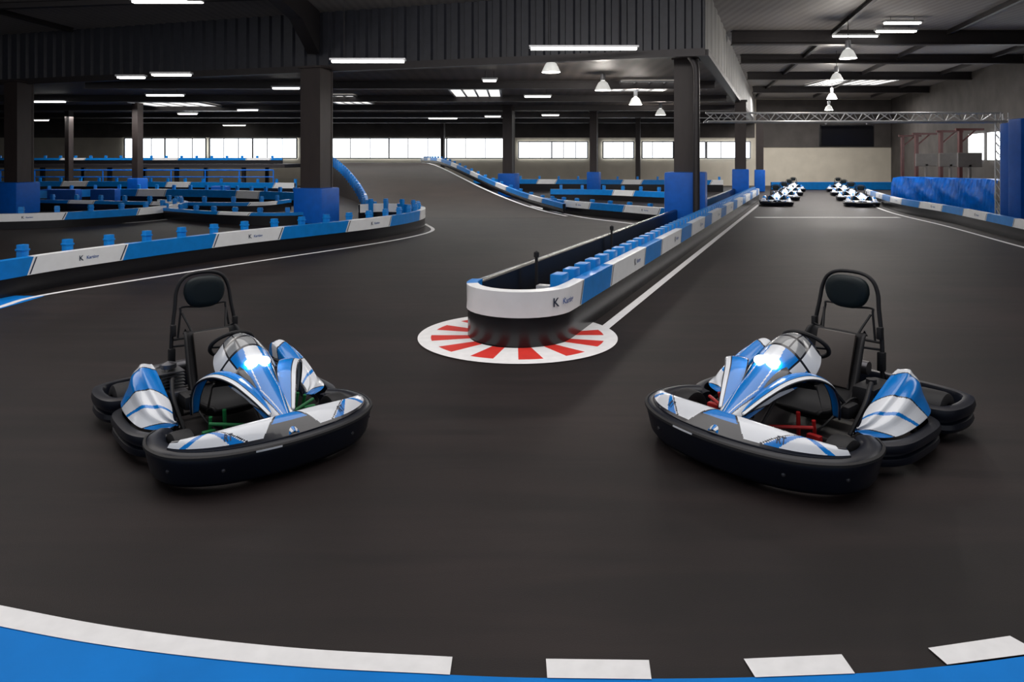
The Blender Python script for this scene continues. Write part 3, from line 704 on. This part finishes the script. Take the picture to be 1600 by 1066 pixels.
    for i in range(len(rings)-1):
        y=cv[i].x
        for j in range(ns):
            a=abs(math.cos(math.pi*(j+.5)/ns))
            if y>.42:
                w=.86-1.35*(y-.42)
                f=.10+.30*math.sin(max(0,min(1,(y-.42)/.5))*math.pi)*.5
                if a<w: q=1
                elif a<w+.045: q=2
                elif a<w+.40: q=0
                elif a<w+.44: q=2
                else: q=1
                if y<.60 and abs(a-(.30+.8*(y-.42)))<.022: q=0
                if .60<y<.88 and abs(a-(w-.14))<.025: q=0
            elif y>.28:
                q=1
                lim=.34-(.42-y)*.9
                if a<lim: q=0
                elif .62<a<.66: q=2
                elif .66<=a<.86: q=0
            elif y>.262: q=2
            elif y>.08:
                q=3 if a<.62 else (2 if a<.67 else 0)
                if a<.62 and (.155<y<.18 or .27<a<.32): q=2
            else: q=2
            mi.append(q)
    sf=obj('steering_fairing',g,[M_kwhite,M_kblue,M_navy,M_screen],parent=k,mi=mi); solid(sf,.010)
    for sx in (-1,1):
        h=lathe([(0,.028),(.018,.025),(.032,.012),(.036,0)],20)
        h=([(p[0]*1.2,p[1]*1.0,p[2]) for p in h[0]],h[1])
        obj('headlight',xf(h,Matrix.Translation((sx*.040,.405,.558))@Matrix.Rotation(math.radians(-32),4,'X')),M_hl,parent=sf,label='lit white headlight')
    M=Matrix.Translation((0,-.05,.59))@Matrix.Rotation(math.radians(50),4,'X')
    ring=[(.145*math.cos(2*math.pi*i/32),.125*math.sin(2*math.pi*i/32),0) for i in range(32)]
    g=merge(tube(ring,.014,8,closed=True),tube([(-.14,0,0),(0,0,-.02),(.14,0,0)],.011,6),tube([(0,0,-.02),(0,-.12,0)],.011,6),lathe([(0,0),(.035,0),(.035,-.04),(0,-.04)],16))
    obj('steering_wheel',xf(g,M),M_rub,parent=k)
    obj('steering_column',tube([(0,-.02,.57),(0,.52,.12)],.012,8),M_steel,parent=k)
    g=merge(boxg((.34,-.30,.20),(.15,.20,.20),.02),*[boxg((.34,-.30,.30+i*.022),(.17,.17,.008)) for i in range(6)],lathe([(0,.0),(.05,0),(.05,.03),(0,.05)],18,(.34,-.30,.43)),boxg((.33,-.13,.26),(.12,.10,.11),.02),tube(cr([(.35,-.40,.25),(.38,-.50,.28),(.34,-.62,.32),(.22,-.78,.32)],5),.025,10),tube([(.34,-.80,.28),(-.05,-.82,.28)],.05,14))
    obj('engine',g,M_eng,parent=k)
    obj('fuel_tank',merge(boxg((-.32,-.28,.24),(.15,.30,.24),.035),lathe([(0,.03),(.03,.03),(.032,0)],14,(-.32,-.25,.36))),M_rub,parent=k)
    obj('air_box',merge(boxg((.30,.0,.27),(.10,.16,.10),.03),tube(cr([(.30,.02,.30),(.28,.10,.34),(.25,.12,.42)],4),.02,8)),M_rub,parent=k)
    obj('battery_box',merge(boxg((-.30,.02,.24),(.09,.14,.09),.03),tube([(-.3,.02,.26),(-.26,.14,.40)],.012,6)),M_rub,parent=k)
    return k
def copytree(o,par=None):
    n=o.copy(); C.objects.link(n)
    if par is not None: n.parent=par
    for c in list(o.children):
        if c.name.startswith('headlight'): continue
        copytree(c,n)
    return n
k1=kart(M_green); k1.location=(-1.965,4.98,0); k1.rotation_euler=(0,0,math.radians(180+42)); k1.scale=(1.02,1.02,1.0)
k1['label']='blue and white go-kart with green steering brackets, headlight on'
k2=kart(M_redk); k2.location=(2.03,4.93,0); k2.rotation_euler=(0,0,math.radians(180-51)); k2.scale=(1.10,1.10,1.02)
k2['label']='blue and white go-kart with red steering brackets, headlight on'
bpy.context.view_layer.update()
hl=lathe([(0,.06),(.05,.055),(.09,.03),(.105,0)],20); hl=xf(hl,Matrix.Translation((0,.47,.515))@Matrix.Rotation(math.radians(-60),4,'X'))  # grid headlights built oversized, so the glowing disc imitates glare
hme=None
grid=[(1213,29.5),(1226,33.5),(1234,38),(1240,42.5),(1346,29),(1331,33),(1319,37.5),(1310,42)]
for x,d in grid:
    n=copytree(k1); n.location=D(x,d); n.scale=(.95,.95,.82); n.rotation_euler=(0,0,math.radians(180)+math.atan2(D(x,d).x,D(x,d).y)*-0.9)
    n['label']='parked go-kart waiting in the start grid, headlight on'; n['group']='karts in the start grid'
    if hme is None:
        h=obj('headlight',hl,M_hlb,parent=n,label='bright lit headlight'); hme=h
    else:
        h=hme.copy(); h.parent=n; C.objects.link(h)

# ---------------- light
w=bpy.data.worlds.new('world'); bpy.context.scene.world=w; w.use_nodes=True
w.node_tree.nodes['Background'].inputs[0].default_value=(.90,.93,1,1); w.node_tree.nodes['Background'].inputs[1].default_value=.45
def area(loc,sx,sy,e,rot=(0,0,0),col=(1,.96,.93)):  # fill lamps added to brighten the hall, not actual ceiling fixtures
    l=bpy.data.lights.new('fill_area_light','AREA'); l.shape='RECTANGLE'; l.size=sx; l.size_y=sy; l.energy=e; l.color=col
    o=bpy.data.objects.new('fill_area_light',l); C.objects.link(o); o.location=loc; o.rotation_euler=rot
area((0,5.5,6.2),12,5,480)  # added overhead fill, out of view above the camera
area((-12,9,6.2),10,5,300)
area((12,8,6.2),4,6,200)
area((-12,10.5,5.2),14,4,600,rot=(math.pi,0,0))  # added fill facing up, brightens the roof deck
area((6,10.5,5.2),8,4,200,rot=(math.pi,0,0))
area((0,9,5.9),16,1.5,380,rot=(math.radians(75),0,0))  # added fill tilted forward into the hall
area((-12,40,4.35),30,.3,800)  # added fill for the back of the hall, from here down
area((0,29,4.35),14,.3,450)
area((-14,33,4.35),14,.3,400)
area((16,34,6.0),.4,16,800)
area((20,46,6.0),8,.4,800)
# ---------------- camera
cd=bpy.data.cameras.new('camera'); cam=bpy.data.objects.new('camera',cd); C.objects.link(cam)
cam.location=(0,0,HC); cam.rotation_euler=(math.pi/2,0,0); cd.sensor_width=36; cd.lens=F/1600*36; cd.shift_y=-(533-250)/1600.0; cd.clip_end=200
bpy.context.scene.camera=cam
bpy.context.scene.view_settings.view_transform='Standard'
